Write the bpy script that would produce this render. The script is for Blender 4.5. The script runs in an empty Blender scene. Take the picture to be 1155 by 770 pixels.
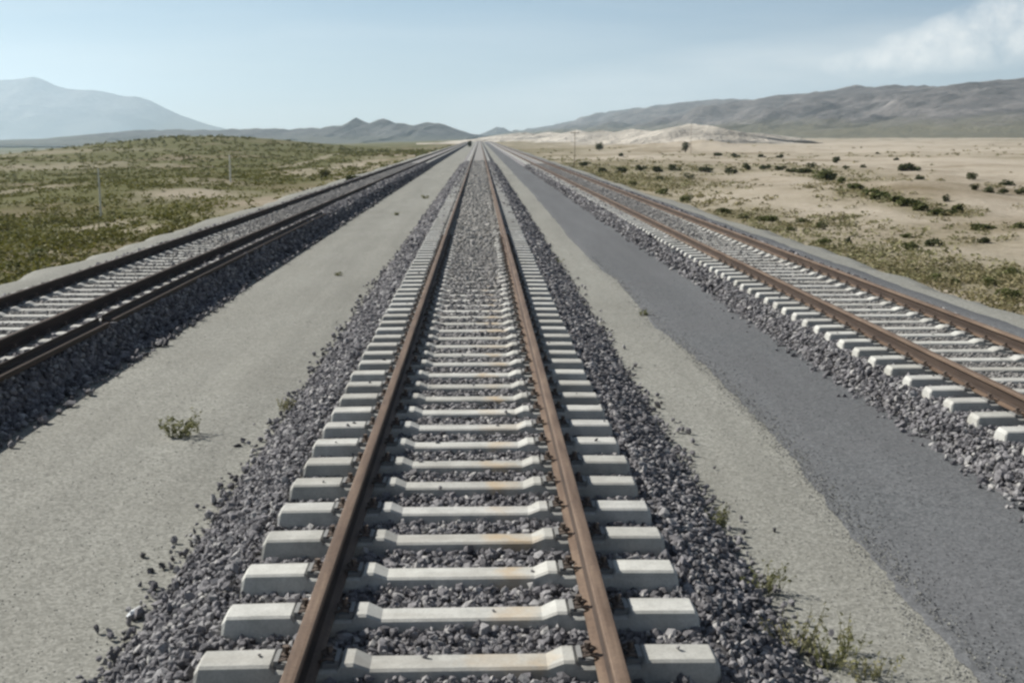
import bpy, math, random
import numpy as np
random.seed(7); RNG = np.random.default_rng(7)
S = bpy.context.scene; C = S.collection
R = math.radians

# ---------------------------------------------------------------- camera
F_PX = 1320.0; W_PX, H_PX = 1155.0, 770.0
YAW, PITCH = math.atan(36.5*math.cos(R(9.88))/F_PX), math.atan(230/F_PX)
CAM = np.array([0.12, 0.0, 2.55])
FW = np.array([math.sin(YAW)*math.cos(PITCH), math.cos(YAW)*math.cos(PITCH), -math.sin(PITCH)])
RT = np.array([math.cos(YAW), -math.sin(YAW), 0.0]); UP = np.cross(RT, FW)

def ray(px, py):
    d = FW + RT*((px-W_PX/2)/F_PX) + UP*((H_PX/2-py)/F_PX)
    return d/d[1]                                   # one metre forward per unit

def at_depth(px, py, Y): return CAM + ray(px, py)*Y

# ---------------------------------------------------------------- noise
def _h(i, j, s):
    v = np.sin(i*127.1 + j*311.7 + s*74.7)*43758.5453
    return v - np.floor(v)
def vnoise(x, y, s=0):
    xi, yi = np.floor(x), np.floor(y); fx, fy = x-xi, y-yi
    fx = fx*fx*(3-2*fx); fy = fy*fy*(3-2*fy)
    a, b, c, d = _h(xi, yi, s), _h(xi+1, yi, s), _h(xi, yi+1, s), _h(xi+1, yi+1, s)
    return (a*(1-fx)+b*fx)*(1-fy) + (c*(1-fx)+d*fx)*fy
def fbm(x, y, s=0, o=4):
    t = 0; a = .5
    for k in range(o):
        t = t + a*(vnoise(x*2**k, y*2**k, s+k*3.1)-.5)*2; a *= .5
    return t
def sstep(a, b, x):
    t = np.clip((x-a)/(b-a), 0, 1); return t*t*(3-2*t)

# ---------------------------------------------------------------- ground heights
FORM_Z = -0.45; FL, FR = -9.75, 9.2
def terrain(x, y):
    x = np.asarray(x, float); y = np.asarray(y, float)
    near = np.clip((np.abs(x)-10)/12, 0, 1)
    hl = -1.7 - .03*np.clip(-x-14, 0, 560) + near*(.5*fbm(x/9, y/9, 1)+1.1*fbm(x/45, y/60, 2))
    hl += 6.4*np.exp(-(((x+112)/40)**2 + ((y-440)/150)**2)) + 2.6*np.exp(-(((x+70)/30)**2 + ((y-390)/120)**2))
    hl += .8*np.exp(-(((x+30)/9)**2 + ((y-110)/30)**2))
    hr = -1.15 + .0035*np.clip(x-14, 0, 1000) + .0012*np.clip(y-100, 0, 1200) + near*(.35*fbm(x/7, y/7, 5)+.9*fbm(x/38, y/45, 6))
    hr += .0*np.exp(-(((x-88)/32)**2 + ((y-520)/60)**2))*(1+.5*fbm(x/12, y/25, 8)) + 0.0*np.exp(-(((x-45)/24)**2 + ((y-560)/60)**2))
    hr += 3.0*np.exp(-(((x-60)/26)**2 + ((y-330)/36)**2))*(.6+.6*fbm(x/10, y/20, 9))
    hr += 1.1*np.exp(-(((x-24)/9)**2 + ((y-68)/15)**2))
    c = -.8
    wl = sstep(-9.5, -13, x); wr = sstep(9.0, 11.5, x)
    return c*(1-wl-wr) + hl*wl + hr*wr
FX = np.array([-13.5, -11.6, FL-.3, FL, -4, 0, 4, FR, FR+.25, FR+2.2, FR+3])
FZ = np.array([-2.6, -1.75, -.52, FORM_Z, FORM_Z, FORM_Z, FORM_Z, FORM_Z, -.5, -1.35, -1.9])
def ground_z(x, y):
    return float(max(terrain(x, y), np.interp(x, FX, FZ, left=-99, right=-99)))
TT = 3.0*1.0085**np.arange(900)
def pix(px, py):
    d = ray(px, py); P = CAM[None]+d[None]*TT[:, None]
    g = np.maximum(terrain(P[:, 0], P[:, 1]), np.interp(P[:, 0], FX, FZ, left=-99, right=-99))
    hit = np.nonzero(P[:, 2] <= g)[0]; k = hit[0] if len(hit) else len(TT)-1
    lo, hi = (TT[k-1] if k else 2.0), TT[k]
    for _ in range(14):
        m = (lo+hi)/2; q = CAM + d*m
        if q[2] <= ground_z(q[0], q[1]): hi = m
        else: lo = m
    p = CAM + d*hi
    return float(p[0]), float(p[1]), ground_z(p[0], p[1]), float(hi)

# ---------------------------------------------------------------- materials
def nmat(name, rough=.9):
    m = bpy.data.materials.new(name); m.use_nodes = True
    nt = m.node_tree; b = nt.nodes['Principled BSDF']
    b.inputs['Roughness'].default_value = rough
    b.inputs['Specular IOR Level'].default_value = .25
    return m, nt, b
class N:
    def __init__(s, nt): s.nt = nt
    def add(s, t, **k):
        n = s.nt.nodes.new(t)
        for a, v in k.items(): setattr(n, a, v)
        return n
    def link(s, a, b): s.nt.links.new(a, b)
    def coord(s, kind='Object', scale=None):
        c = s.add('ShaderNodeTexCoord').outputs[kind]
        if scale is None: return c
        mp = s.add('ShaderNodeMapping'); mp.inputs['Scale'].default_value = scale
        s.link(c, mp.inputs['Vector']); return mp.outputs[0]
    def pos(s, scale=None):
        c = s.add('ShaderNodeNewGeometry').outputs['Position']
        if scale is None: return c
        mp = s.add('ShaderNodeMapping'); mp.inputs['Scale'].default_value = scale
        s.link(c, mp.inputs['Vector']); return mp.outputs[0]
    def noise(s, vec, scale, detail=4, rough=.55):
        n = s.add('ShaderNodeTexNoise'); n.inputs['Scale'].default_value = scale
        n.inputs['Detail'].default_value = detail; n.inputs['Roughness'].default_value = rough
        s.link(vec, n.inputs['Vector']); return n.outputs['Fac']
    def voro(s, vec, scale, out='Color'):
        n = s.add('ShaderNodeTexVoronoi'); n.inputs['Scale'].default_value = scale
        s.link(vec, n.inputs['Vector']); return n.outputs[out]
    def ramp(s, fac, stops):
        n = s.add('ShaderNodeValToRGB'); e = n.color_ramp.elements
        while len(e) < len(stops): e.new(.5)
        for el, (p, c) in zip(e, stops):
            el.position = p; el.color = (*c, 1) if len(c) == 3 else c
        s.link(fac, n.inputs['Fac']); return n.outputs['Color']
    def mix(s, fac, a, b, mode='MIX'):
        n = s.add('ShaderNodeMix', data_type='RGBA', blend_type=mode)
        for v, sock in ((fac, n.inputs[0]), (a, n.inputs[6]), (b, n.inputs[7])):
            if isinstance(v, (int, float)): sock.default_value = v
            elif isinstance(v, tuple): sock.default_value = (*v, 1)
            else: s.link(v, sock)
        return n.outputs[2]
    def math(s, op, a, b=0.0, clamp=False):
        n = s.add('ShaderNodeMath', operation=op, use_clamp=clamp)
        for v, sock in ((a, n.inputs[0]), (b, n.inputs[1])):
            if isinstance(v, (int, float)): sock.default_value = v
            else: s.link(v, sock)
        return n.outputs[0]
    def sep(s, vec):
        n = s.add('ShaderNodeSeparateXYZ'); s.link(vec, n.inputs[0]); return n.outputs
    def bump(s, h, strength, dist, b):
        n = s.add('ShaderNodeBump'); n.inputs['Strength'].default_value = strength
        n.inputs['Distance'].default_value = dist
        s.link(h, n.inputs['Height']); s.link(n.outputs[0], b.inputs['Normal'])
G3 = lambda v: (v, v, v)

def mat_gravel(name, dark, mid, light, tint, crib_tone=None):
    m, nt, b = nmat(name, .95); n = N(nt); p = n.pos()
    fine = n.noise(p, 55, 3, .7); cells = n.voro(p, 48)
    cf = n.sep(cells)[0]
    mixf = n.math('ADD', n.math('MULTIPLY', fine, .55), n.math('MULTIPLY', cf, .45))
    col = n.ramp(mixf, [(.22, dark), (.5, mid), (.8, light)])
    big = n.noise(p, .55, 5, .6)
    col = n.mix(n.math('MULTIPLY', n.ramp(big, [(.35, G3(0)), (.7, G3(1))]), .4), col, tint)
    streak = n.noise(n.pos((1.6, .12, 1)), 1.0, 4, .6)
    col = n.mix(1.0, col, n.ramp(streak, [(.3, G3(.86)), (.7, G3(1.1))]), 'MULTIPLY')
    if crib_tone: col = paler_crib(n, col, *crib_tone)
    n.link(col, b.inputs['Base Color'])
    n.bump(n.math('ADD', fine, n.math('MULTIPLY', cf, .6)), .6, .012, b)
    return m
M_GRAVEL = mat_gravel('pale_gravel', (.142, .142, .124), (.24, .24, .212), (.345, .342, .308), (.19, .186, .16))
M_DARKG = mat_gravel('dark_gravel', (.072, .077, .08), (.114, .12, .124), (.175, .182, .186), (.125, .124, .128))

def paler_crib(n, col, cx, ya, yb, amt):  # blends to a paler tone between the rails, stronger farther along the track
    px_, py_ = n.sep(n.pos())[:2]
    a = n.math('ABSOLUTE', n.math('SUBTRACT', px_, cx))
    wv = n.math('MULTIPLY', n.math('SUBTRACT', n.noise(n.pos((3, .35, 3)), 1, 4), .5), .35)
    f = n.math('SUBTRACT', 1.0, n.math('DIVIDE', n.math('SUBTRACT', n.math('ADD', a, wv), .55), .25), True)
    g = n.math('DIVIDE', n.math('SUBTRACT', py_, ya), yb-ya, True)
    f = n.math('MULTIPLY', n.math('MULTIPLY', f, g), amt)
    return n.mix(f, col, n.mix(1.0, (.36, .35, .325), n.mix(.5, col, (.17, .165, .165)), 'MULTIPLY') if False else (.335, .325, .30))
def mat_stone(name, cols, crib_tone=None):
    m, nt, b = nmat(name, .85); n = N(nt)
    r = n.add('ShaderNodeNewGeometry').outputs['Random Per Island']
    col = n.ramp(r, cols)
    p = n.pos()
    sp = n.noise(p, 90, 3, .7)
    col = n.mix(1.0, col, n.ramp(sp, [(.3, G3(.75)), (.7, G3(1.25))]), 'MULTIPLY')
    if crib_tone: col = paler_crib(n, col, *crib_tone)
    n.link(col, b.inputs['Base Color']); n.bump(sp, .4, .006, b)
    return m
STONE_COLS = [(0, (.075, .073, .078)), (.35, (.15, .146, .152)), (.65, (.205, .198, .205)), (.9, (.28, .275, .275)), (1, (.40, .39, .37))]
CRIB_TONE = {0: (0.0, 8, 34, .85), -6.5: (-6.5, 8, 12, .62), 6.21: (6.21, 6, 14, .6)}
M_STONES = {k: mat_stone('ballast_stone', STONE_COLS, d) for k, d in CRIB_TONE.items()}
M_BEDS = {k: mat_gravel('ballast_base', (.06, .058, .06), (.155, .15, .153), (.28, .275, .275), (.16, .155, .157), d[:3]+(d[3]*.62,)) for k, d in CRIB_TONE.items()}

def mat_concrete(name, stain):
    m, nt, b = nmat(name, .8); n = N(nt); o = n.coord('Object'); p = n.pos()
    a = n.noise(p, 6, 5, .65)
    col = n.ramp(a, [(.28, (.37, .37, .345)), (.55, (.475, .475, .445)), (.8, (.56, .56, .525))])
    rnd = n.add('ShaderNodeObjectInfo').outputs['Random']
    col = n.mix(1.0, col, n.ramp(rnd, [(0, (.84, .83, .80)), (.5, G3(1.0)), (1, (1.1, 1.1, 1.08))]), 'MULTIPLY')
    sp = n.noise(p, 70, 2, .6)
    col = n.mix(1.0, col, n.ramp(sp, [(.35, G3(.88)), (.6, G3(1.04))]), 'MULTIPLY')
    dirt = n.noise(n.pos((.5, 2.5, 1)), 2.3, 4, .6)
    col = n.mix(n.math('MULTIPLY', n.ramp(dirt, [(.48, G3(0)), (.70, G3(1))]), .55), col, (.31, .295, .26))
    if stain:
        x = n.sep(o)[0]
        wob = n.math('MULTIPLY', n.math('SUBTRACT', n.noise(p, 1.7, 4, .7), .5), 1.0)
        d = n.math('ABSOLUTE', n.math('SUBTRACT', n.math('ADD', x, wob), .27))
        f = n.math('SUBTRACT', 1.0, n.math('DIVIDE', d, .17), True)
        f = n.math('MULTIPLY', f, n.ramp(n.noise(p, 1.1, 2), [(.38, G3(.08)), (.60, G3(.75))]))
        col = n.mix(f, col, (.44, .33, .2))
    n.link(col, b.inputs['Base Color']); n.bump(n.math('ADD', sp, a), .25, .004, b)
    return m
M_CONC_S = mat_concrete('stained_concrete', True); M_CONC = mat_concrete('concrete', False)

def mat_rust(name, a, bcol, c, rough=.75):
    m, nt, b = nmat(name, rough); n = N(nt)
    f = n.noise(n.pos((6, .5, 6)), 2.2, 6, .65)
    col = n.ramp(f, [(.3, a), (.52, bcol), (.75, c)])
    g = n.noise(n.pos(), 45, 3, .7)
    col = n.mix(1.0, col, n.ramp(g, [(.3, G3(.8)), (.7, G3(1.15))]), 'MULTIPLY')
    n.link(col, b.inputs['Base Color']); b.inputs['Specular IOR Level'].default_value = .3
    n.bump(g, .3, .002, b); return m
M_RAIL = mat_rust('rusty_rail', (.085, .056, .038), (.15, .104, .073), (.22, .16, .112), .62)
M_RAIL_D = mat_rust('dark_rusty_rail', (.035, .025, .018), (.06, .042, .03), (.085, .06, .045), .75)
M_WEB = mat_rust('rail_web_shaded_rust', (.03, .02, .015), (.05, .034, .025), (.075, .052, .038), .8)  # web rust darkened: shade of the rail's side is put into the colour
M_CLIP = mat_rust('clip_steel', (.07, .055, .045), (.13, .10, .08), (.2, .17, .14))
M_PLATE, nt_, b_ = nmat('guide_plate_plastic', .6); b_.inputs['Base Color'].default_value = (.24, .24, .23, 1)

def mat_leaf(name, a, c, d):
    m, nt, b = nmat(name, .7); n = N(nt)
    r = n.add('ShaderNodeNewGeometry').outputs['Random Per Island']
    col = n.ramp(r, [(0, a), (.5, c), (1, d)])
    big = n.noise(n.pos(), .35, 3)
    col = n.mix(1.0, col, n.ramp(big, [(.3, G3(.8)), (.7, G3(1.2))]), 'MULTIPLY')
    n.link(col, b.inputs['Base Color'])
    tr = n.add('ShaderNodeBsdfTranslucent'); n.link(col, tr.inputs[0])
    mx = n.add('ShaderNodeMixShader'); mx.inputs[0].default_value = .3
    n.link(b.outputs[0], mx.inputs[1]); n.link(tr.outputs[0], mx.inputs[2])
    n.link(mx.outputs[0], nt.nodes['Material Output'].inputs[0]); return m
M_WEED = mat_leaf('weed_leaf', (.10, .11, .045), (.17, .175, .075), (.27, .26, .13))
M_DRYW = mat_leaf('dry_weed_leaf', (.16, .16, .07), (.25, .24, .12), (.34, .31, .18))
M_BUSH = mat_leaf('bush_leaf', (.045, .055, .024), (.075, .088, .036), (.12, .125, .055))
M_GBUSH = mat_leaf('green_bush_leaf', (.075, .09, .028), (.12, .135, .045), (.18, .185, .075))
M_SCRUB = mat_leaf('scrub_leaf', (.088, .092, .02), (.128, .128, .03), (.18, .165, .05))
M_DRYG = mat_leaf('dry_grass_blade', (.13, .125, .052), (.22, .195, .095), (.35, .305, .18))
M_BARK, nt_, b_ = nmat('bark', .9); b_.inputs['Base Color'].default_value = (.12, .09, .065, 1)

# terrain
def mat_terrain():
    m, nt, b = nmat('desert_ground', .95); n = N(nt); p = n.pos(); x, y, z = n.sep(p)[:3]
    grain = n.noise(p, 4, 5, .7); mid = n.noise(n.pos((.055, .05, .05)), 1, 7, .66); big = n.noise(n.pos((.011, .0045, .01)), 1, 6, .6)
    sand = n.ramp(grain, [(.3, (.31, .268, .205)), (.55, (.40, .35, .275)), (.8, (.49, .43, .35))])
    olive = n.ramp(grain, [(.25, (.058, .06, .013)), (.55, (.092, .09, .021)), (.85, (.14, .125, .042))])
    brown = n.ramp(grain, [(.3, (.12, .095, .05)), (.7, (.21, .165, .10))])
    # left: scrub plain with bare patches
    lf = n.math('ADD', n.math('MULTIPLY', mid, .6), n.math('MULTIPLY', big, .4))
    band = n.math('SUBTRACT', 1.0, n.math('DIVIDE', n.math('SUBTRACT', n.math('MULTIPLY', x, -1.0), 13.0), n.math('ADD', 5.0, n.math('MULTIPLY', y, .035))), True)
    lf = n.math('ADD', lf, n.math('MULTIPLY', band, .09))
    left = n.mix(n.ramp(lf, [(.50, G3(0)), (.60, G3(1))]), olive, brown)
    left = n.mix(n.ramp(lf, [(.58, G3(0)), (.68, G3(1))]), left, sand)
    # right: sand with scrub patches
    right = n.mix(n.ramp(mid, [(.47, G3(0)), (.66, G3(.9))]), sand, brown)
    right = n.mix(n.math('MULTIPLY', n.ramp(big, [(.52, G3(0)), (.66, G3(1))]), .7), right, n.mix(.45, olive, brown))
    dots = n.noise(n.pos((.9, .55, .9)), 1, 5, .7)
    right = n.mix(n.math('MULTIPLY', n.ramp(dots, [(.56, G3(0)), (.68, G3(1))]), .6), right, (.15, .135, .08))
    zone = n.math('SUBTRACT', 1.0, n.math('DIVIDE', n.math('SUBTRACT', x, 10.0), n.math('ADD', 6.0, n.math('MULTIPLY', y, .12))), True)
    zone = n.math('MULTIPLY', zone, n.ramp(n.noise(n.pos((.2, .12, .2)), 1, 5, .65), [(.34, G3(0)), (.58, G3(1))]))
    right = n.mix(n.math('MULTIPLY', zone, .75), right, n.mix(.3, olive, brown))
    side = n.math('DIVIDE', n.math('ADD', x, 8.0), 16.0, True)
    ba = n.add('ShaderNodeAttribute', attribute_name='bare').outputs['Fac']; sa = n.add('ShaderNodeAttribute', attribute_name='scrub').outputs['Fac']
    left = n.mix(n.math('MULTIPLY', ba, .85), left, n.mix(.25, sand, brown))
    patchy = n.ramp(n.noise(n.pos((.5, .3, .5)), 1, 5, .7), [(.32, G3(.35)), (.6, G3(1))])
    right = n.mix(n.math('MULTIPLY', ba, .75), right, n.mix(.35, sand, (.52, .465, .39)))
    right = n.mix(n.math('MULTIPLY', n.math('MULTIPLY', sa, patchy), .8), right, n.mix(.35, olive, brown))
    col = n.mix(side, left, right)
    n.link(col, b.inputs['Base Color']); n.bump(n.math('ADD', grain, mid), .8, .12, b)
    return m
M_TERR = mat_terrain()

def mat_hill(name, rock1, rock2, low, z0, z1):
    m, nt, b = nmat(name, .95); n = N(nt); z = n.sep(n.pos())[2]
    f1 = n.noise(n.pos((.012, .012, .03)), 1, 8, .68); f2 = n.noise(n.pos((.05, .05, .12)), 1, 6, .7)
    rock = n.ramp(f1, [(.3, rock1), (.7, rock2)])
    rock = n.mix(1.0, rock, n.ramp(f2, [(.3, G3(.62)), (.7, G3(1.3))]), 'MULTIPLY')
    t = n.math('ADD', n.math('DIVIDE', n.math('SUBTRACT', z, z0), z1-z0), n.math('MULTIPLY', n.math('SUBTRACT', f1, .5), .9))
    f3 = n.noise(n.pos((.022, .022, .004)), 1, 6, .65)
    rock = n.mix(1.0, rock, n.ramp(f3, [(.32, G3(.6)), (.66, G3(1.3))]), 'MULTIPLY')
    col = n.mix(n.ramp(t, [(.25, G3(0)), (.6, G3(1))]), n.mix(1.0, low, n.ramp(f2, [(.3, G3(.75)), (.7, G3(1.2))]), 'MULTIPLY'), rock)
    n.link(col, b.inputs['Base Color']); n.bump(n.math('ADD', f1, n.math('MULTIPLY', f2, .4)), 1.0, 12, b)
    return m

# ---------------------------------------------------------------- mesh helpers
def mesh_from(name, V, Fc, mat, smooth=False):
    me = bpy.data.meshes.new(name)
    V = np.asarray(V, np.float32)
    if isinstance(Fc, np.ndarray) and Fc.ndim == 2:
        k = Fc.shape[1]; nf = len(Fc)
        me.vertices.add(len(V)); me.vertices.foreach_set('co', V.ravel())
        me.loops.add(nf*k); me.loops.foreach_set('vertex_index', Fc.astype(np.int32).ravel())
        me.polygons.add(nf); me.polygons.foreach_set('loop_start', np.arange(0, nf*k, k, dtype=np.int32))
        me.polygons.foreach_set('loop_total', np.full(nf, k, np.int32))
        me.update(calc_edges=True)
    else:
        me.from_pydata(V.tolist(), [], Fc); me.update()
    if len(V) < 50000: me.validate()
    for mm in (mat if isinstance(mat, list) else [mat]): me.materials.append(mm)
    me.polygons.foreach_set('use_smooth', np.full(len(me.polygons), smooth, bool))
    return me
def obj(name, me, parent=None, **props):
    o = bpy.data.objects.new(name, me); C.objects.link(o)
    if parent: o.parent = parent
    for k, v in props.items(): o[k] = v
    return o
def empty(name, loc=(0, 0, 0), **props):
    o = bpy.data.objects.new(name, None); C.objects.link(o); o.location = loc
    o.empty_display_size = .2
    for k, v in props.items(): o[k] = v
    return o
class MB:
    def __init__(s): s.v = []; s.f = []
    def add(s, v, f):
        k = len(s.v); s.v += [tuple(map(float, a)) for a in v]; s.f += [tuple(i+k for i in q) for q in f]
    def box(s, c, d):
        x, y, z = c; a, b_, e = d[0]/2, d[1]/2, d[2]/2
        v = [(x+i*a, y+j*b_, z+k*e) for k in (-1, 1) for j in (-1, 1) for i in (-1, 1)]
        s.add(v, [(0, 2, 3, 1), (4, 5, 7, 6), (0, 1, 5, 4), (2, 6, 7, 3), (0, 4, 6, 2), (1, 3, 7, 5)])
    def tube(s, pts, rad, n=6):
        pts = [np.array(p, float) for p in pts]; rs = rad if isinstance(rad, (list, tuple)) else [rad]*len(pts)
        v = []; f = []
        for i, p in enumerate(pts):
            t = pts[min(i+1, len(pts)-1)] - pts[max(i-1, 0)]; t = t/(np.linalg.norm(t)+1e-9)
            a = np.cross(t, (0, 0, 1)) if abs(t[2]) < .9 else np.cross(t, (1, 0, 0)); a = a/np.linalg.norm(a); b_ = np.cross(t, a)
            for k in range(n):
                w = 2*math.pi*k/n; v.append(p + rs[i]*(a*math.cos(w)+b_*math.sin(w)))
        for i in range(len(pts)-1):
            for k in range(n):
                f.append((i*n+k, i*n+(k+1) % n, (i+1)*n+(k+1) % n, (i+1)*n+k))
        f.append(tuple(reversed(range(n)))); f.append(tuple(range((len(pts)-1)*n, len(pts)*n)))
        s.add(v, f)
    def mesh(s, name, mat, smooth=False): return mesh_from(name, s.v, s.f, mat, smooth)

def grid_faces(nu, nv):
    i, j = np.meshgrid(np.arange(nu-1), np.arange(nv-1), indexing='ij')
    a = (i*nv+j).ravel()
    return np.stack([a, a+nv, a+nv+1, a+1], 1)

# ---------------------------------------------------------------- soil and scrub patches (centre px, half width px, half height px, strength)
BARE = [(222, 221, 62, 7, 1), (118, 256, 30, 6, .9), (160, 258, 26, 6, .8), (355, 181, 5, 9, .8), (340, 192, 5, 7, .8), (390, 188, 28, 7, 1), (440, 186, 20, 5, .8), (60, 190, 60, 3, .6), (120, 186, 30, 3, .5), (45, 288, 26, 4, .8), (300, 225, 40, 5, .6), (470, 180, 18, 4, .6), (70, 172, 90, 2, .5), (230, 205, 50, 4, .5), (20, 215, 40, 3, .45), (180, 186, 14, 2, .5), (1010, 168, 170, 3, .8), (740, 177, 130, 2, .8), (950, 162, 120, 2, .7), (1100, 182, 60, 5, .6), (860, 222, 70, 9, .6), (960, 240, 70, 6, .5), (1120, 236, 50, 8, .6), (1080, 283, 50, 4, .6)]
SCRB = [(740, 190, 130, 6, 1), (690, 198, 70, 8, .8), (905, 189, 40, 6, .8), (940, 200, 30, 8, .9), (980, 217, 26, 7, .9), (1020, 228, 34, 9, 1), (1060, 238, 36, 8, .9), (840, 243, 40, 5, .9), (900, 256, 60, 4, .7), (1000, 258, 60, 4, .5), (1120, 256, 50, 4, .8), (1090, 271, 80, 5, .7), (960, 285, 40, 6, .5), (1100, 312, 70, 16, .9), (1030, 298, 60, 10, .7), (1150, 330, 50, 18, .8), (660, 168, 40, 2, .6), (830, 176, 60, 3, .4), (1000, 172, 160, 3, .35)]
def patches(L):
    out = []
    for px, py, hw, hh, st in L:
        x, y, z, t = pix(px, py); ya = pix(px, py+hh)[1]; yb = pix(px, py-hh)[1]
        out.append((x, y, max(.6, hw*t/F_PX), max(.8, min((yb-ya)/2, 90)), st))
    return out
BARE, SCRB = patches(BARE), patches(SCRB)
def patch_field(L, x, y, s):
    v = np.zeros(np.shape(x)); nz = .55*fbm(x/3.2, y/3.2, s)+.45*fbm(x/(11), y/11, s+1)
    for cx, cy, rx, ry, st in L:
        d = ((x-cx)/rx)**2+((y-cy)/ry)**2
        v = np.maximum(v, st*np.clip(1.5-np.sqrt(np.minimum(d, 9))+nz*.8, 0, 1)*(d < 6))
    return np.clip(v, 0, 1)
# ---------------------------------------------------------------- ground sheets
ang = np.concatenate([np.radians(np.linspace(-38, 38, 760)), np.radians(np.linspace(40, 320, 141))])
rad = np.concatenate([[0.0], np.geomspace(3, 10000, 230)])
A, RR = np.meshgrid(ang, rad, indexing='ij')
X = RR*np.sin(A); Y = RR*np.cos(A); Z = terrain(X, Y)
V = np.stack([X, Y, Z], -1).reshape(-1, 3); na, nr = len(ang), len(rad)
Fq = grid_faces(na, nr)
last = np.arange(nr-1); Fq = np.concatenate([Fq, np.stack([(na-1)*nr+last, last, last+1, (na-1)*nr+last+1], 1)])
gme = mesh_from('ground', V, Fq[:, ::-1], M_TERR, True)
for nm_, L_, sd_ in (('bare', BARE, 111), ('scrub', SCRB, 115)):
    at_ = gme.attributes.new(nm_, 'FLOAT', 'POINT'); at_.data.foreach_set('value', patch_field(L_, V[:, 0], V[:, 1], sd_).astype(np.float32))
obj('ground', gme, kind='structure')

ys = np.concatenate([np.arange(-12, 40, .5), np.geomspace(40, 3200, 120)])
fx = np.concatenate([[-13.5, -11.6], np.linspace(FL-.3, FL, 2), np.arange(-9.4, 9.1, .5), [FR, FR+.25, FR+2.2, FR+3]])
XX, YY = np.meshgrid(fx, ys, indexing='ij')
ZZ = np.interp(XX, FX, FZ)
wob = .5*fbm(YY/6, XX*0, 12)+.35*fbm(YY/1.1, XX*0, 14); edge = (XX < FL+.2) | (XX > FR-.2)
XX = XX + np.where(edge, wob, 0); ZZ = ZZ + .012*fbm(XX/1.3, YY/1.3, 13)*(~edge)
obj('gravel_ground', mesh_from('gravel_ground', np.stack([XX, YY, ZZ], -1).reshape(-1, 3), grid_faces(*XX.shape), M_GRAVEL, True), kind='structure')

# dark gravel strip between middle and right tracks
ys = np.concatenate([np.arange(-6, 45, .06), np.geomspace(45, 3000, 160)])
bx = np.interp(ys, [0, 6.5, 9, 11.7, 15.2, 18.4, 21.2, 24.1, 26.8, 33.8, 60, 400], [2.86, 2.89, 3.0, 3.11, 3.1, 2.9, 2.97, 3.02, 2.9, 2.83, 2.95, 2.95])
bx = bx + .06*fbm(ys/1.4, ys*0, 21) + .05*fbm(ys/.18, ys*0, 22)
tt = np.array([0, .02, .1, .3, .6, 1.0])
XX = bx[None, :]*(1-tt[:, None]) + 4.9*tt[:, None]; YY = np.repeat(ys[None, :], len(tt), 0)
prof = np.array([.004, .014, .02, .024, .024, .024])
ZZ = FORM_Z + .012*fbm(XX/1.3, YY/1.3, 13) + prof[:, None]
obj('dark_gravel_path', mesh_from('dark_gravel_path', np.stack([XX, YY, ZZ], -1).reshape(-1, 3), grid_faces(*XX.shape), M_DARKG, True), kind='structure')
# grey service strip beyond the right track
ys = np.concatenate([np.arange(5, 60, .2), np.geomspace(60, 2500, 140)])
tt = np.array([0, .12, .3, .6, .9, 1.0])
er = 8.75 + .14*fbm(ys/2, ys*0, 24) + .05*fbm(ys/.3, ys*0, 25)
XX = 7.27*(1-tt[:, None]) + er[None]*tt[:, None]; YY = np.repeat(ys[None], 6, 0)
ZZ = np.array([-.12, -.083, -.10, -.28, -.415, FORM_Z+.004])[:, None] + .014*fbm(XX/.5, YY/.5, 26)
ZZ[0] = -.12; ZZ[-1] = FORM_Z+.006
obj('grey_gravel_path', mesh_from('grey_gravel_path', np.stack([XX, YY, ZZ], -1).reshape(-1, 3), grid_faces(*XX.shape), M_DARKG, True), kind='structure')

# ---------------------------------------------------------------- railway tracks
RAIL_X = .7535; SP = .6
def sleeper_arrays():
    prof = [(-1.30, -.035, .095), (-1.275, -.004, .098), (-1.0, 0, .10), (-.93, 0, .10), (-.905, -.03, .105), (-.60, -.03, .105), (-.575, 0, .097), (-.52, 0, .095), (-.44, -.035, .085),
            (.44, -.035, .085), (.52, 0, .095), (.575, 0, .097), (.60, -.03, .105), (.905, -.03, .105), (.93, 0, .10), (1.0, 0, .10), (1.275, -.004, .098), (1.30, -.035, .095)]
    v = []; f = []
    for x, z, hw in prof:
        xe = x*1.012 if abs(x) > 1.2 else x
        wb = .15 if abs(x) > .5 else .125
        bev = .012
        v += [(xe, -wb, -.22), (x, -hw-.004, z-bev), (x, -hw+bev, z), (x, hw-bev, z), (x, hw+.004, z-bev), (xe, wb, -.22)]
    k = 6
    for i in range(len(prof)-1):
        for j in range(k-1):
            f.append((i*k+j, (i+1)*k+j, (i+1)*k+j+1, i*k+j+1))
    f.append(tuple(range(k))); f.append(tuple(reversed(range((len(prof)-1)*k, len(prof)*k))))
    return v, f
SLV, SLF = sleeper_arrays()
def sleeper_mesh(mat): return mesh_from('sleeper', SLV, SLF, mat)
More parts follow.
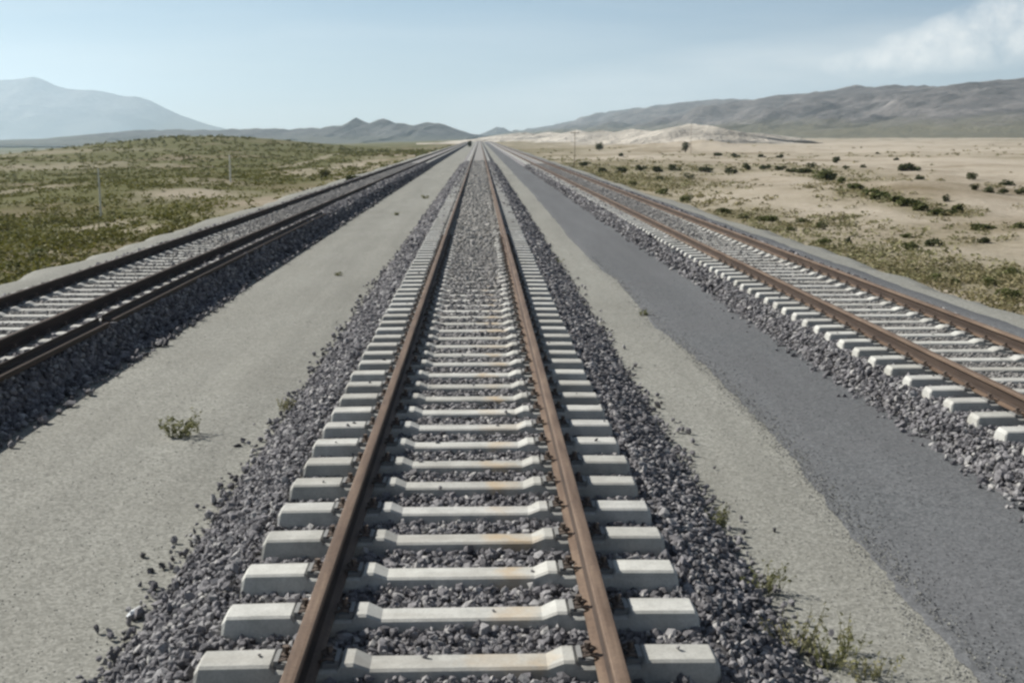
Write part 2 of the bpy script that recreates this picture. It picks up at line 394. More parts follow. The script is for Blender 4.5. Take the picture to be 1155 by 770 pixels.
def clip_mesh(side):               # side +1: clip on the outer side of a rail at local x = 0 (rail centre), z = seat
    m = MB()
    def P(x, y, z): return (side*x, y, z)
    # tension clip: a bent spring-steel loop bearing on the rail foot
    m.tube([P(.06, -.055, .028), P(.10, -.062, .045), P(.145, -.05, .03), P(.15, -.028, .022), P(.115, -.022, .034), P(.085, -.015, .045),
            P(.075, 0, .047), P(.085, .015, .045), P(.115, .022, .034), P(.15, .028, .022), P(.145, .05, .03), P(.10, .062, .045), P(.06, .055, .028)], .0075, 6)
    m.tube([P(.108, 0, .0), P(.108, 0, .066)], .011, 8)                  # screw
    m.tube([P(.108, 0, .040), P(.108, 0, .047)], .026, 8)                # washer
    m.tube([P(.108, 0, .062), P(.108, 0, .088)], .019, 6)                # square head
    me = m.mesh('rail_clip', [M_CLIP, M_PLATE])
    g = MB(); g.v, g.f = m.v, m.f; k = len(m.f)
    g.box(P(.118, 0, .012), (.075, .15, .024)); g.box(P(.15, 0, .024), (.022, .14, .03))
    me = mesh_from('rail_clip', g.v, g.f, [M_CLIP, M_PLATE])
    for i, p in enumerate(me.polygons):
        if i >= k: p.material_index = 1
    return me
RAIL_P = [(-.075, 0), (-.075, .011), (-.03, .022), (-.0085, .04), (-.008, .125), (-.034, .135), (-.036, .140), (-.036, .163), (-.031, .169), (-.015, .1715), (.015, .1715), (.031, .169),
          (.036, .163), (.036, .140), (.034, .135), (.008, .125), (.0085, .04), (.03, .022), (.075, .011), (.075, 0)]
def rail_mesh(y0, y1, wob=0.0, seed=0, mat=None):
    ys = [y0]; st = 1.2
    while ys[-1] < y1:
        ys.append(min(y1, ys[-1]+st)); st = 1.2 if ys[-1] < 60 else st*1.08
    ys = np.array(ys); n = len(RAIL_P); v = []; f = []
    off = .006*fbm(ys/9, ys*0, 31+seed)+wob*np.sin(ys*.21+seed)
    for i, y in enumerate(ys):
        v += [(x+off[i], y, z) for x, z in RAIL_P]
    for i in range(len(ys)-1):
        for j in range(n):
            f.append((i*n+j, i*n+(j+1) % n, (i+1)*n+(j+1) % n, (i+1)*n+j))
    f.append(tuple(range(n))); f.append(tuple(reversed(range((len(ys)-1)*n, len(ys)*n))))
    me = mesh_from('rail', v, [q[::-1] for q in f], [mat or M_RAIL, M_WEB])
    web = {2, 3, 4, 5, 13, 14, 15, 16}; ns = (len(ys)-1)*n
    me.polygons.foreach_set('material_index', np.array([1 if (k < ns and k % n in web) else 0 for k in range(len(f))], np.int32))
    return me
CLIP_OUT, CLIP_IN = clip_mesh(1), clip_mesh(-1)
def railway(label, cx, zr, y_first, n_clip, conc, y_phase, n_far=900):
    root = empty('railway_track', (cx, 0, zr), label=label, category='railway track', group='parallel railway tracks')
    for sx in (-1, 1):
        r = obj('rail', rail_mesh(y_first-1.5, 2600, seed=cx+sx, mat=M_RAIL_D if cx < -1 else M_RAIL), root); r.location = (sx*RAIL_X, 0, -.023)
    me = sleeper_mesh(conc); rr = random.Random(int(cx*10)+50)
    proto = bpy.data.objects.new('sleeper', me); proto_clips = []
    for k in range(100):
        o = proto if k == 0 else proto.copy()
        C.objects.link(o); o.parent = root
        o.location = (rr.uniform(-.012, .012), y_phase + k*SP + rr.uniform(-.012, .012), rr.uniform(-.003, .003))
        o.rotation_euler = (0, 0, rr.uniform(-.008, .008))
        if k < n_clip:
            for rx in (-RAIL_X, RAIL_X):
                for sgn in (-1, 1):
                    c = bpy.data.objects.new('rail_clip', CLIP_OUT if sgn > 0 else CLIP_IN)
                    C.objects.link(c); c.parent = o; c.location = (rx, 0, -.03)
    V0 = np.array(SLV); V = []; Fl = []; 
    for k in range(100, 100+n_far):
        b0 = (k-100)*len(V0); V.append(V0 + np.array([rr.uniform(-.012, .012), y_phase+k*SP, 0]))
        Fl += [tuple(i+b0 for i in q) for q in SLF]
    obj('distant_sleepers', mesh_from('distant_sleepers', np.concatenate(V), Fl, conc), root, kind='stuff')
    return root
TRK = {'mid': (0.0, 0.0), 'left': (-6.5, -.02), 'right': (6.21, -.10)}
railway('rusty rails on pale concrete sleepers running straight up the middle from the camera', 0, 0, 3.0, 45, M_CONC_S, 4.33)
railway('shaded dark railed track on the left with loose spare rails lying along its near edge', *TRK['left'], 9.0, 30, M_CONC, 10.2)
railway('sunlit brown railed track on the right between dark gravel path and sandy desert', *TRK['right'], 7.5, 30, M_CONC, 8.0)

# ---------------------------------------------------------------- ballast: a bed plus loose stones, one object per track
ICO_V, ICO_F = None, None
def ico():
    p = (1+5**.5)/2
    v = np.array([(-1, p, 0), (1, p, 0), (-1, -p, 0), (1, -p, 0), (0, -1, p), (0, 1, p), (0, -1, -p), (0, 1, -p), (p, 0, -1), (p, 0, 1), (-p, 0, -1), (-p, 0, 1)])/math.hypot(1, p)
    f = np.array([(0, 11, 5), (0, 5, 1), (0, 1, 7), (0, 7, 10), (0, 10, 11), (1, 5, 9), (5, 11, 4), (11, 10, 2), (10, 7, 6), (7, 1, 8), (3, 9, 4), (3, 4, 2), (3, 2, 6), (3, 6, 8), (3, 8, 9), (4, 9, 5), (2, 4, 11), (6, 2, 10), (8, 6, 7), (9, 8, 1)])
    return v, f
ICO_V, ICO_F = ico()
VARS = []
for k in range(24):
    v = ICO_V*(1+RNG.uniform(-.32, .28, (12, 1))) * RNG.uniform(.65, 1.25, (1, 3))
    q = RNG.normal(size=3); q /= np.linalg.norm(q); d = v@q; lim = np.percentile(d, 72)        # one broken flat face
    v = v - np.outer(np.clip(d-lim, 0, None), q); VARS.append(v)
VARS = np.array(VARS)
def rand_rot(n):
    q = RNG.normal(size=(n, 4)); q /= np.linalg.norm(q, axis=1, keepdims=True); w, x, y, z = q.T
    return np.stack([np.stack([1-2*(y*y+z*z), 2*(x*y-z*w), 2*(x*z+y*w)], -1), np.stack([2*(x*y+z*w), 1-2*(x*x+z*z), 2*(y*z-x*w)], -1), np.stack([2*(x*z-y*w), 2*(y*z+x*w), 1-2*(x*x+y*y)], -1)], 1)
def stones_vf(P, r):
    n = len(P); base = VARS[RNG.integers(0, len(VARS), n)]
    v = np.einsum('nij,nkj->nki', rand_rot(n), base)*r[:, None, None] + P[:, None, :]
    f = ICO_F[None] + (np.arange(n)*12)[:, None, None]
    return v.reshape(-1, 3), f.reshape(-1, 3)
def ballast(name, cx, zr, offL, offR, y0, yphase, hz, span, seed, crib, shR=-.12, xmax=9, yend=2600):
    px = np.array([-offL, -offL+.06, -1.42, -1.28, -.95, -.85, -.6, .6, .85, .95, 1.28, 1.42, offR-.06, offR])
    pz = np.array([FORM_Z-.03-zr, FORM_Z+.03-zr, -.135, -.12, -.12, -.10, -.088, -.088, -.10, shR, shR, shR-.015, FORM_Z+.03-zr, FORM_Z-.03-zr])
    def zb(x, y):
        c = crib(y)+.088
        return np.interp(x, px, pz) + c*np.interp(np.abs(x), [.55, .66, .9, 1.0, 1.28, 1.4], [1, .3, .3, .9, .8, .2])
    # bed
    xs = np.concatenate([np.linspace(-offL, offR, 64)])
    ys = np.concatenate([np.arange(y0, 40, .12), np.geomspace(40, yend, 150)])
    XX, YY = np.meshgrid(xs, ys, indexing='ij')
    ZZ = zb(XX, YY) - .02 - .03*((XX > 1.42) | (XX < -1.42)) + .015*fbm(XX/.12, YY/.12, seed, 2)*(YY < 60) - .0*(YY > 60)
    BV = np.stack([XX+cx+.08*fbm(YY/.7, YY*0, seed+1)*(np.abs(XX) > 1.5), YY, ZZ+zr], -1).reshape(-1, 3); BF = grid_faces(*XX.shape)
    tri = np.concatenate([BF[:, [0, 1, 2]], BF[:, [0, 2, 3]]])
    # stones
    def sample(ya, yb, dens, size, extra=0.0):
        n = int((yb-ya)*(offL+offR+extra*2)*dens)
        x = RNG.uniform(-offL-extra, offR+extra, n); y = RNG.uniform(ya, yb, n)
        out = (x < -offL) | (x > offR)
        d = np.where(x < 0, -offL-x, x-offR)
        keep = ~out | (RNG.random(n) < np.exp(-np.clip(d, 0, None)/(.06 if cx > -1 else .13))*(.33 if cx > -1 else .7))
        k = np.abs(((y-yphase+SP/2) % SP)-SP/2)                              # distance from the sleeper axis
        keep &= ~((k < .115) & (np.abs(x) < 1.32) & ((x < .95) | (shR < 0)) & (RNG.random(n) < np.where(crib(y) > -.055, .93, .985)))
        keep &= ~((np.abs(np.abs(x)-RAIL_X) < .10) & (RNG.random(n) < .75))
        keep &= x < xmax
        x, y = x[keep], y[keep]; r = size*RNG.lognormal(0, .28, len(x)); r = np.clip(r, size*.45, size*1.9)
        if abs(cx) > 1: r = np.where(np.abs(x) < .7, r*.62, r)
        z = np.where((x < -offL) | (x > offR), FORM_Z+.02-zr+r*.45, zb(x, y)+RNG.uniform(-.028, .012, len(x))+r*np.where(np.abs(x) > 1.4, .75, .2))
        inside = (np.abs(x) < 1.3) & (k[keep] < .16) & ((x < 0) | (shR < -.1)); z = np.where(inside & (np.abs(x) > .6), np.minimum(z, -.11+r*.1), z)
        # never proud of the sleepers close to a rail
        return np.stack([x+cx, y, z+zr], 1), r
    Ps, rs = [], []
    for ya, yb, dens, size, ex in span:
        p, r = sample(ya, yb, dens, size, ex); Ps.append(p); rs.append(r)
    m_ = 80; kx = RNG.uniform(-1.26, 1.26, m_); ky = yphase+SP*RNG.integers(0, 40, m_)+RNG.uniform(-.08, .08, m_); ok = np.abs(np.abs(kx)-RAIL_X) > .22
    kx, ky = kx[ok], ky[ok]; kr = RNG.uniform(.008, .022, len(kx)); Ps.append(np.stack([kx+cx, ky, np.where(np.abs(kx) < .46, -.035, 0)+kr*.5+zr], 1)); rs.append(kr)
    sv, sf = stones_vf(np.concatenate(Ps), np.concatenate(rs))
    nb = len(BV)
    me = mesh_from(name, np.concatenate([BV, sv]), np.concatenate([tri, sf+nb]), [M_BEDS[cx], M_STONES[cx]])
    mi = np.zeros(len(me.polygons), np.int32); mi[len(tri):] = 1; me.polygons.foreach_set('material_index', mi)
    sm = np.zeros(len(me.polygons), bool); sm[:len(tri)] = True; me.polygons.foreach_set('use_smooth', sm)
    return obj(name, me, kind='stuff', label=hz, category='ballast')
ballast('track_ballast', 0, 0, 2.0, 1.98, 2, 4.33, 'grey crushed stone ballast under the middle railway track',
        [(4.0, 14, 1350, .0215, .3), (14, 28, 760, .026, .25), (28, 55, 190, .04, .1), (55, 130, 75, .05, .05)], 41, lambda y: -.088+.056*sstep(9, 24, y)+.05*sstep(26, 70, y))
ballast('track_ballast', *TRK['left'], 1.9, 1.68, 6, 10.2, 'dark shaded crushed stone ballast under the left railway track',
        [(9.0, 24, 820, .031, .35), (24, 55, 230, .044, .25), (55, 120, 80, .055, .15)], 45, lambda y: -.058+.062*sstep(16, 60, y), -.07)
ballast('track_ballast', *TRK['right'], 1.66, 1.7, 5, 8.0, 'loose grey stone ballast under the right railway track',
        [(7.5, 22, 900, .025, .32), (22, 55, 180, .042, .15), (55, 120, 70, .05, .05)], 49, lambda y: -.066+.07*sstep(14, 55, y), -.03, 1.16)

# ---------------------------------------------------------------- loose fine gravel on the paths
def pebbles(name, x, y, r, mat, label):
    z = FORM_Z + .012*fbm(x/1.3, y/1.3, 13) + np.where(x > 2.95, .024, 0) + r*.05
    v, f = stones_vf(np.stack([x, y, z], 1), r); obj(name, mesh_from(name, v, f, mat), kind='stuff', label=label, category='gravel')
M_PEB_L = mat_stone('pale_pebble', [(0, (.17, .17, .15)), (.5, (.25, .25, .22)), (1, (.38, .38, .34))])
M_PEB_D = mat_stone('dark_pebble', [(0, (.07, .072, .075)), (.5, (.13, .134, .136)), (1, (.2, .2, .2))])
edge_x = lambda y: np.interp(y, [0, 6.5, 9, 11.7, 15.2, 18.4, 21.2, 24.1, 26.8, 33.8], [2.86, 2.89, 3.0, 3.11, 3.1, 2.9, 2.97, 3.02, 2.9, 2.83])
yy = 5*(5.0**RNG.random(9000)); xx = np.where(RNG.random(9000) < .72, RNG.uniform(-4.9, -2.0, 9000), RNG.uniform(2.0, 2.9, 9000))
y2 = 5*(6.0**RNG.random(3000)); x2 = edge_x(y2)+RNG.normal(0, .10, 3000)
pebbles('loose_gravel', np.concatenate([xx, x2]), np.concatenate([yy, y2]), RNG.uniform(.003, .0075, 12000), M_PEB_L, 'fine pale gravel grains on the pale paths')
yy = 5*(5.0**RNG.random(4500)); xx = RNG.uniform(3.0, 4.7, 4500); y2 = 5*(6.0**RNG.random(3000)); x2 = edge_x(y2)+RNG.normal(-.02, .10, 3000)
pebbles('loose_gravel', np.concatenate([xx, x2]), np.concatenate([yy, y2]), RNG.uniform(.004, .008, 7500), M_PEB_D, 'fine dark gravel grains on the dark gravel path')

# ---------------------------------------------------------------- loose spare rails by the left track
for ya, yb, dx_, lab, sd_ in ((6.0, 16.25, 0, 'loose rusty spare rail on the left ballast shoulder, nearer of two', 3), (16.5, 40, -.03, 'loose dark spare rail on the left ballast shoulder, farther of two', 5)):
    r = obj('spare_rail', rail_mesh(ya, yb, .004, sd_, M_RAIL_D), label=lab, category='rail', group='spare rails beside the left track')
    r.location = (-5.20+dx_, 0, .012); r.rotation_euler = (0, R(101), .0006)

# ---------------------------------------------------------------- hills
def ridge(name, pts, front, back, mat, seed, amp, base_z, nu=260, nv=60, gully=1.0, foot=.35, shape=1.0, rough=.06, **props):
    """pts: (px, crest py, distance) read off the skyline; made into a real ridge with width and a back slope."""
    P = np.array([at_depth(a, b_, c) for a, b_, c in pts]); a = np.array([p[0] for p in pts], float)
    u = np.linspace(a[0], a[-1], nu)
    cx, cy, cz = (np.interp(u, a, P[:, k]) for k in range(3))
    dx, dy = np.gradient(cx), np.gradient(cy); L = np.hypot(dx, dy); ds = np.concatenate([[0], np.cumsum(L[1:])])
    nx, ny = dy/L, -dx/L
    # smooth the normals
    ker = np.ones(25)/25; nx = np.convolve(np.pad(nx, 12, 'edge'), ker, 'valid'); ny = np.convolve(np.pad(ny, 12, 'edge'), ker, 'valid')
    t = np.concatenate([np.linspace(-1, 0, nv*2//3, endpoint=False), np.linspace(0, 1, nv//3)])
    U, T = np.meshgrid(np.arange(nu), t, indexing='ij'); D = ds[U]
    h = np.maximum(cz-base_z, .5)[U]
    off = np.where(T < 0, T*front, T*back)
    up = 1-np.abs(T)
    # cliffy upper half over a long apron
    prof = np.where(up < .55, foot*(up/.55)**1.5, foot+(1-foot)*((np.clip(up, .55, 1)-.55)/.45)**shape)
    rid = 1-np.abs(fbm(D/(amp*9), T*1.2+seed, seed, 5))*2.2
    rid2 = fbm(D/(amp*2.2), off/(amp*3), seed+2, 5)
    win = np.sin(np.clip(up, 0, 1)*math.pi)
    z = base_z + h*prof + gully*h*win*(.30*(rid-.6)+.16*rid2) + h*rough*fbm(D/(amp*1.3), T*3, seed+4, 4)*(up > .3)
    wig = amp*1.5*fbm(D/(amp*5), T*2, seed+5, 3)*win
    Xg = cx[U]-nx[U]*0+(-(-off-wig))*(-nx[U]) ; Yg = cy[U]+(off+wig)*(-ny[U])
    z = np.where(up <= 0.0001, base_z-6, z)
    V = np.stack([Xg, Yg, z], -1).reshape(-1, 3)
    return obj(name, mesh_from(name, V, grid_faces(*U.shape), mat, True), kind='structure', **props)
M_RIDGE = mat_hill('ridge_rock', (.07, .063, .06), (.19, .172, .16), (.125, .115, .075), 0, 60)
M_LOW = mat_hill('low_hill_rock', (.065, .066, .064), (.135, .13, .122), (.105, .105, .085), -4, 16)
M_FAR = mat_hill('far_mountain_rock', (.16, .15, .14), (.22, .2, .18), (.16, .15, .12), 0, 300)
ridge('right_ridge', [(636, 152, 7000), (662, 141, 6500), (694, 131, 5600), (759, 117, 4400), (803, 113, 3700), (869, 112, 3050), (921, 105, 2650), (965, 98, 2350), (1022, 96, 2200), (1096, 96, 2050), (1155, 88, 1950), (1260, 90, 1800), (1400, 100, 1700), (1700, 130, 1600)],
      760, 900, M_RIDGE, 61, 24, 1.5, nu=620, nv=140, gully=1.15, foot=.26, shape=.7)
ridge('left_low_hills', [(-60, 168, 3100), (10, 166, 3030), (40, 162, 3000), (75, 156, 2950), (105, 151, 2900), (150, 148, 2850), (205, 145, 2800), (225, 147, 2780), (262, 146, 2750), (330, 146, 2700), (368, 144, 2650), (388, 140, 2640), (402, 135, 2630), (416, 140, 2620), (424, 138, 2610), (433, 135, 2600), (446, 140, 2590), (466, 141, 2580), (482, 138, 2570), (500, 142, 2560), (520, 149, 2540), (536, 154, 2530)],
      420, 500, M_LOW, 71, 22, -9, nu=460, nv=80, gully=1.0, foot=.3, rough=.15)
ridge('distant_knoll', [(535, 154, 4300), (548, 149, 4300), (560, 143, 4300), (568, 144, 4300), (578, 150, 4300), (592, 154, 4300)], 260, 300, M_LOW, 75, 30, -3, nu=60, nv=30, gully=.3)
ridge('far_mountain', [(-420, 120, 8200), (-250, 95, 8200), (-120, 84, 8200), (-40, 90, 8200), (0, 92, 8200), (22, 90, 8200), (38, 87, 8200), (58, 95, 8200), (76, 100, 8200), (104, 101, 8200), (130, 105, 8200), (155, 109, 8200), (180, 119, 8200), (205, 131, 8200), (235, 141, 8200), (275, 151, 8200), (330, 155, 8200)],
      1600, 1300, M_FAR, 81, 150, -20, nu=300, nv=60, gully=.6, foot=.4)
M_MOUND = mat_hill('pale_mound_soil', (.34, .31, .26), (.58, .54, .47), (.46, .42, .355), -3, 6)
ridge('pale_hillocks', [(562, 162, 900), (578, 151, 880), (592, 149, 860), (604, 152, 850), (618, 149, 840), (634, 151, 810), (650, 146, 790), (664, 150, 760), (680, 147, 730), (694, 150, 700), (712, 145, 660), (735, 149, 620), (758, 143, 590), (778, 140, 570), (800, 141, 555), (820, 147, 542), (836, 157, 535), (848, 167, 530), (858, 176, 527)],
      70, 90, M_MOUND, 91, 7, -1.6, nu=420, nv=50, gully=1.2, foot=.3)
# pale lake below the far mountain
m_lake, nt, b = nmat('lake_water', .5); b.inputs['Base Color'].default_value = (.62, .66, .68, 1); n = N(nt)
n.bump(n.noise(n.pos((.02, .02, .02)), 1, 4), .03, .5, b)
lk = [(-1050, 3500), (-1500, 3250), (-2600, 3600), (-4200, 4800), (-5000, 7000), (-4200, 8600), (-2500, 8200), (-1500, 5600)]
obj('lake', mesh_from('lake', [(x, y, -15.4) for x, y in lk], [tuple(range(len(lk)))[::-1]], m_lake), kind='structure')

# ---------------------------------------------------------------- plants
def leaves_vf(centers, size, rs, up=.35, aspect=1.7):
    """one small leaf-shaped quad per centre"""
    n = len(centers); d = rs.normal(size=(n, 3)); d[:, 2] = np.abs(d[:, 2])*up+.15; d /= np.linalg.norm(d, axis=1, keepdims=True)
    e = rs.normal(size=(n, 3)); s = np.cross(d, e); s /= np.linalg.norm(s, axis=1, keepdims=True)
    sz = (size*rs.uniform(.6, 1.4, n))[:, None]
    a, b_ = d*sz*aspect, s*sz*.5
    v = np.stack([centers-a*.5, centers+b_, centers+a*.5, centers-b_], 1).reshape(-1, 3)
    return v, np.arange(n*4).reshape(n, 4)
def bush_mesh(w, h, d, seed, mat, leaf, n):
    rs = np.random.default_rng(seed); k = max(5, int(n/45)); C0 = []
    for _ in range(k):
        a = rs.uniform(0, 2*math.pi); rr = rs.uniform(0, .75)**.6
        cc = np.array([math.cos(a)*rr*w/2, math.sin(a)*rr*d/2, h*rs.uniform(.18, .72)*(1-.35*rr)])
        m = n//k; q = rs.normal(size=(m, 3)); q /= np.linalg.norm(q, axis=1, keepdims=True)
        q *= rs.uniform(.35, 1, (m, 1))**.5
        C0.append(cc+q*np.array([w*.22, d*.22, h*.27])*rs.uniform(.7, 1.25))
    c = np.concatenate(C0); c[:, 2] = np.clip(c[:, 2], .02, None)
    v, f = leaves_vf(c, leaf, rs); return mesh_from('desert_bush', v, f, mat)
def weed_mesh(w, h, seed, n_st, mat, leaf, name='weed'):
    rs = np.random.default_rng(seed); V = []; Fc = []; off = 0; CC = []
    for _ in range(n_st):
        a = rs.uniform(0, 2*math.pi); base = np.array([math.cos(a), math.sin(a)*.6, 0])*rs.uniform(0, .28)*w
        le = rs.uniform(.45, 1); lean = np.array([math.cos(a), math.sin(a)*.7, 0])*w*rs.uniform(.05, .35)
        pts = [base + lean*t**1.4 + np.array([0, 0, h*le*(t**.8)]) + rs.normal(size=3)*.006 for t in np.linspace(0, 1, 5)]
        wd = .0035
        for i in range(4):
            s = np.array([math.sin(a+1.2), math.cos(a+1.2), 0])*wd*(1-i/5)
            V += [pts[i]-s, pts[i]+s, pts[i+1]+s, pts[i+1]-s]; Fc.append((off, off+1, off+2, off+3)); off += 4
        for t in rs.uniform(.1, 1, max(3, int(9*le))):
            i = min(3, int(t*4)); p = pts[i]*(1-(t*4-i))+pts[i+1]*(t*4-i); CC.append(p+rs.normal(size=3)*leaf*.7)
    v, f = leaves_vf(np.array(CC), leaf, rs, up=.6, aspect=2.4)
    v[:, 2] = np.clip(v[:, 2], .002, None)
    return mesh_from(name, np.concatenate([np.array(V), v]), np.concatenate([np.array(Fc), f+off]), mat)
G_W = 'weeds growing on the gravel'
WEEDS = [
 (203, 492, .52, .22, 34, M_WEED, .022, 'low green weed alone on the pale gravel left of the middle track'),
 (222, 488, .16, .30, 7, M_WEED, .016, 'tall thin green sprig at the right end of the low weed on left gravel'),
 (322, 464, .26, .17, 16, M_DRYW, .014, 'pale yellowish grass tuft against the left edge of the middle ballast'),
 (382, 311, .26, .10, 12, M_WEED, .02, 'small dark weed on left gravel, nearer of the two tiny far ones'),
 (447, 243, .36, .14, 12, M_WEED, .03, 'tiny far weed on left gravel, halfway from left track to middle track'),
 (480, 224, .5, .16, 12, M_WEED, .04, 'farthest tiny weed on the gravel beside the left track'),
 (727, 356, .26, .12, 14, M_WEED, .018, 'small weed on the border of pale and dark gravel'),
 (628, 297, .34, .13, 14, M_WEED, .022, 'small far weed at the right edge of the middle ballast'),
 (811, 594, .17, .16, 20, M_WEED, .014, 'round grey green tuft touching the right edge of the middle ballast'),
 (862, 668, .32, .17, 26, M_WEED, .015, 'low spreading weed on pale gravel beside the right ballast edge, farther one'),
 (897, 735, .36, .24, 30, M_DRYW, .014, 'wispy yellow green weed at the bottom right beside the ballast stones'),
 (938, 752, .40, .20, 34, M_WEED, .015, 'bushy green weed at the bottom right between wispy yellow weeds'),
 (955, 735, .15, .22, 8, M_DRYW, .015, 'thin upright yellow green sprig standing above the bottom right weeds'),
 (985, 765, .34, .13, 18, M_DRYW, .014, 'flat sprawling pale weed at the bottom edge, rightmost on the pale gravel'),
]
for i, (px, py, w, h, ns, mt, lf, lab) in enumerate(WEEDS):
    if py > 560: w, h, ns, lf = w*1.3, h*1.2, int(ns*1.15), lf*.85
    x, y, z, t = pix(px, py)
    o = obj('weed', weed_mesh(w, h, 300+i, ns, mt, lf), label=lab, category='weed', group=G_W); o.location = (x, y, z-.004)

# bushes on the right (base px, base py, width px, height px, material, label)
GB = 'dark bushes on the sandy ground'
BU = [
 (1024, 193, 25, 9, M_BUSH, 'wide dark bush alone high on the pale sand, above a smaller one'),
 (1037, 203, 14, 8, M_BUSH, 'small dark bush just below the wide dark bush on pale sand'),
 (1095, 202, 15, 9, M_BUSH, 'uppermost left bush of the cluster on the pale sand at far right'),
 (1097, 214, 13, 8, M_BUSH, 'dark bush directly below the uppermost left one of the far right cluster'),
 (1113, 217, 15, 9, M_BUSH, 'round dark bush in the middle of the far right cluster'),
 (1135, 209, 19, 7, M_BUSH, 'long flat greener bush at the top of the far right cluster'),
 (1131, 219, 13, 8, M_BUSH, 'small green bush below the long flat one in the far right cluster'),
 (1152, 219, 14, 8, M_BUSH, 'dark bush cut by the right picture edge beside the cluster'),
 (1067, 227, 9, 9, M_BUSH, 'small brownish green bush standing alone above the end of the gully'),
 (1053, 278, 23, 12, M_BUSH, 'darkest bush on the sand slope, right of a lighter green one'),
 (1030, 282, 25, 12, M_GBUSH, 'lighter green bush touching the darkest bush on the sand slope'),
 (1022, 268, 16, 7, M_GBUSH, 'low bush above and left of the darkest bush on the slope'),
 (1108, 274, 20, 9, M_BUSH, 'dark low bush on the scrub line right of the darkest bush'),
 (957, 276, 9, 11, M_BUSH, 'small upright dark bush on bare sand right of the grey path'),
 (928, 276, 20, 9, M_GBUSH, 'low spreading bush on sand left of the small upright dark bush'),
 (892, 260, 14, 6, M_GBUSH, 'low flat bush just beyond the grey gravel path edge'),
 (906, 251, 18, 7, M_GBUSH, 'flat green bush above the low one by the grey path'),
 (928, 259, 14, 14, M_GBUSH, 'taller yellow green bush between the flat bushes and the gully'),
 (818, 241, 20, 9, M_GBUSH, 'bright green bush by the path, leftmost of the green verge'),
 (864, 249, 26, 9, M_GBUSH, 'long green bush on the path verge right of the bright one'),
 (838, 246, 18, 7, M_GBUSH, 'low green bush filling the gap in the green path verge'),
 (774, 228, 18, 12, M_GBUSH, 'grey green bush beside the right track where the verge begins'),
 (748, 219, 18, 8, M_GBUSH, 'low grey bush left of the verge beginning by the right track'),
 (713, 210, 10, 8, M_GBUSH, 'small grey bush nearest to the far part of the right track'),
 (745, 204, 13, 7, M_BUSH, 'dark bush standing below the far row of bushes'),
 (777, 202, 11, 9, M_BUSH, 'dark round bush below the right end of the far row'),
 (931, 203, 30, 15, M_GBUSH, 'largest green bush at the head of the gully'),
 (915, 190, 11, 9, M_BUSH, 'small dark bush behind the largest gully bush'),
 (908, 196, 20, 9, M_GBUSH, 'green bush touching the left side of the largest gully bush'),
 (954, 191, 9, 6, M_BUSH, 'tiny dark bush on sand right of the gully head'),
 (974, 189, 8, 5, M_BUSH, 'tiny dark bush on sand, farther right of the gully head'),
 (1108, 259, 32, 8, M_GBUSH, 'long low green bush on the upper scrub line at far right'),
 (1150, 257, 22, 8, M_GBUSH, 'low green bush at the right picture edge on the upper scrub line'),
 (1055, 317, 22, 12, M_GBUSH, 'olive bush by the light path edge, left of a darker one'),
 (1077, 321, 18, 11, M_GBUSH, 'darker olive bush by the light path edge near the corner'),
 (1137, 338, 32, 16, M_GBUSH, 'large olive bush nearest the right edge above the path'),
 (1116, 322, 24, 13, M_GBUSH, 'mid sized olive bush behind the large olive bush at right'),
 (1143, 311, 24, 12, M_GBUSH, 'olive bush at the right picture edge above the large one'),
]
for i, (px, py, w, h, mt, lab) in enumerate(BU):
    x, y, z, t = pix(px, py); s = t/F_PX
    W, Hh = w*s, h*s*1.05
    o = obj('desert_bush', bush_mesh(W, Hh, W*.8, 400+i, mt, max(.04, min(.2, W*.075)), int(np.clip(26*W*26*Hh*.6, 420, 700))), label=lab, category='bush', group=GB)
    o.location = (x, y, z-.03)
# far row and gully bushes: alike
ROW = [(660, 187, 14, 7), (679, 195, 12, 8), (701, 196, 17, 10), (722, 192, 14, 8), (741, 194, 12, 9), (761, 193, 17, 11), (796, 194, 16, 9), (822, 196, 18, 10), (841, 192, 10, 10), (863, 191, 12, 7), (880, 192, 14, 7), (893, 194, 14, 7)]
for i, (px, py, w, h) in enumerate(ROW):
    x, y, z, t = pix(px, py); s = t/F_PX
    o = obj('desert_bush', bush_mesh(w*s, h*s, w*s*.8, 500+i, M_BUSH, .14, 320), label='dark bush in the far row across the sand before the pale hillocks', category='bush', group='far row of dark bushes'); o.location = (x, y, z-.03)
GUL = [(950, 207, 14, 8), (965, 214, 18, 9), (980, 219, 18, 9), (993, 224, 20, 11), (1010, 228, 18, 10), (1027, 232, 24, 14), (1042, 238, 20, 10), (1056, 242, 18, 9), (1070, 243, 16, 8), (1080, 240, 12, 12)]
for i, (px, py, w, h) in enumerate(GUL):
    x, y, z, t = pix(px, py); s = t/F_PX
    o = obj('desert_bush', bush_mesh(w*s, h*s, w*s*.8, 520+i, M_GBUSH, .12, 380), label='olive green bush in the line of growth running down the sandy gully', category='bush', group='bushes along the sandy gully'); o.location = (x, y, z-.03)
TINY = [(808, 176, 12, 5), (829, 177, 12, 5), (859, 178, 8, 5), (880, 178, 8, 5), (944, 183, 10, 7), (990, 175, 6, 4), (700, 176, 8, 5), (1010, 181, 7, 4)]
for i, (px, py, w, h) in enumerate(TINY):
    x, y, z, t = pix(px, py); s = t/F_PX
    o = obj('desert_bush', bush_mesh(w*s, h*s, w*s*.8, 540+i, M_BUSH, .22, 200), label='tiny faint bush dotted on the distant pale flat', category='bush', group='tiny bushes on the distant flat'); o.location = (x, y, z-.05)
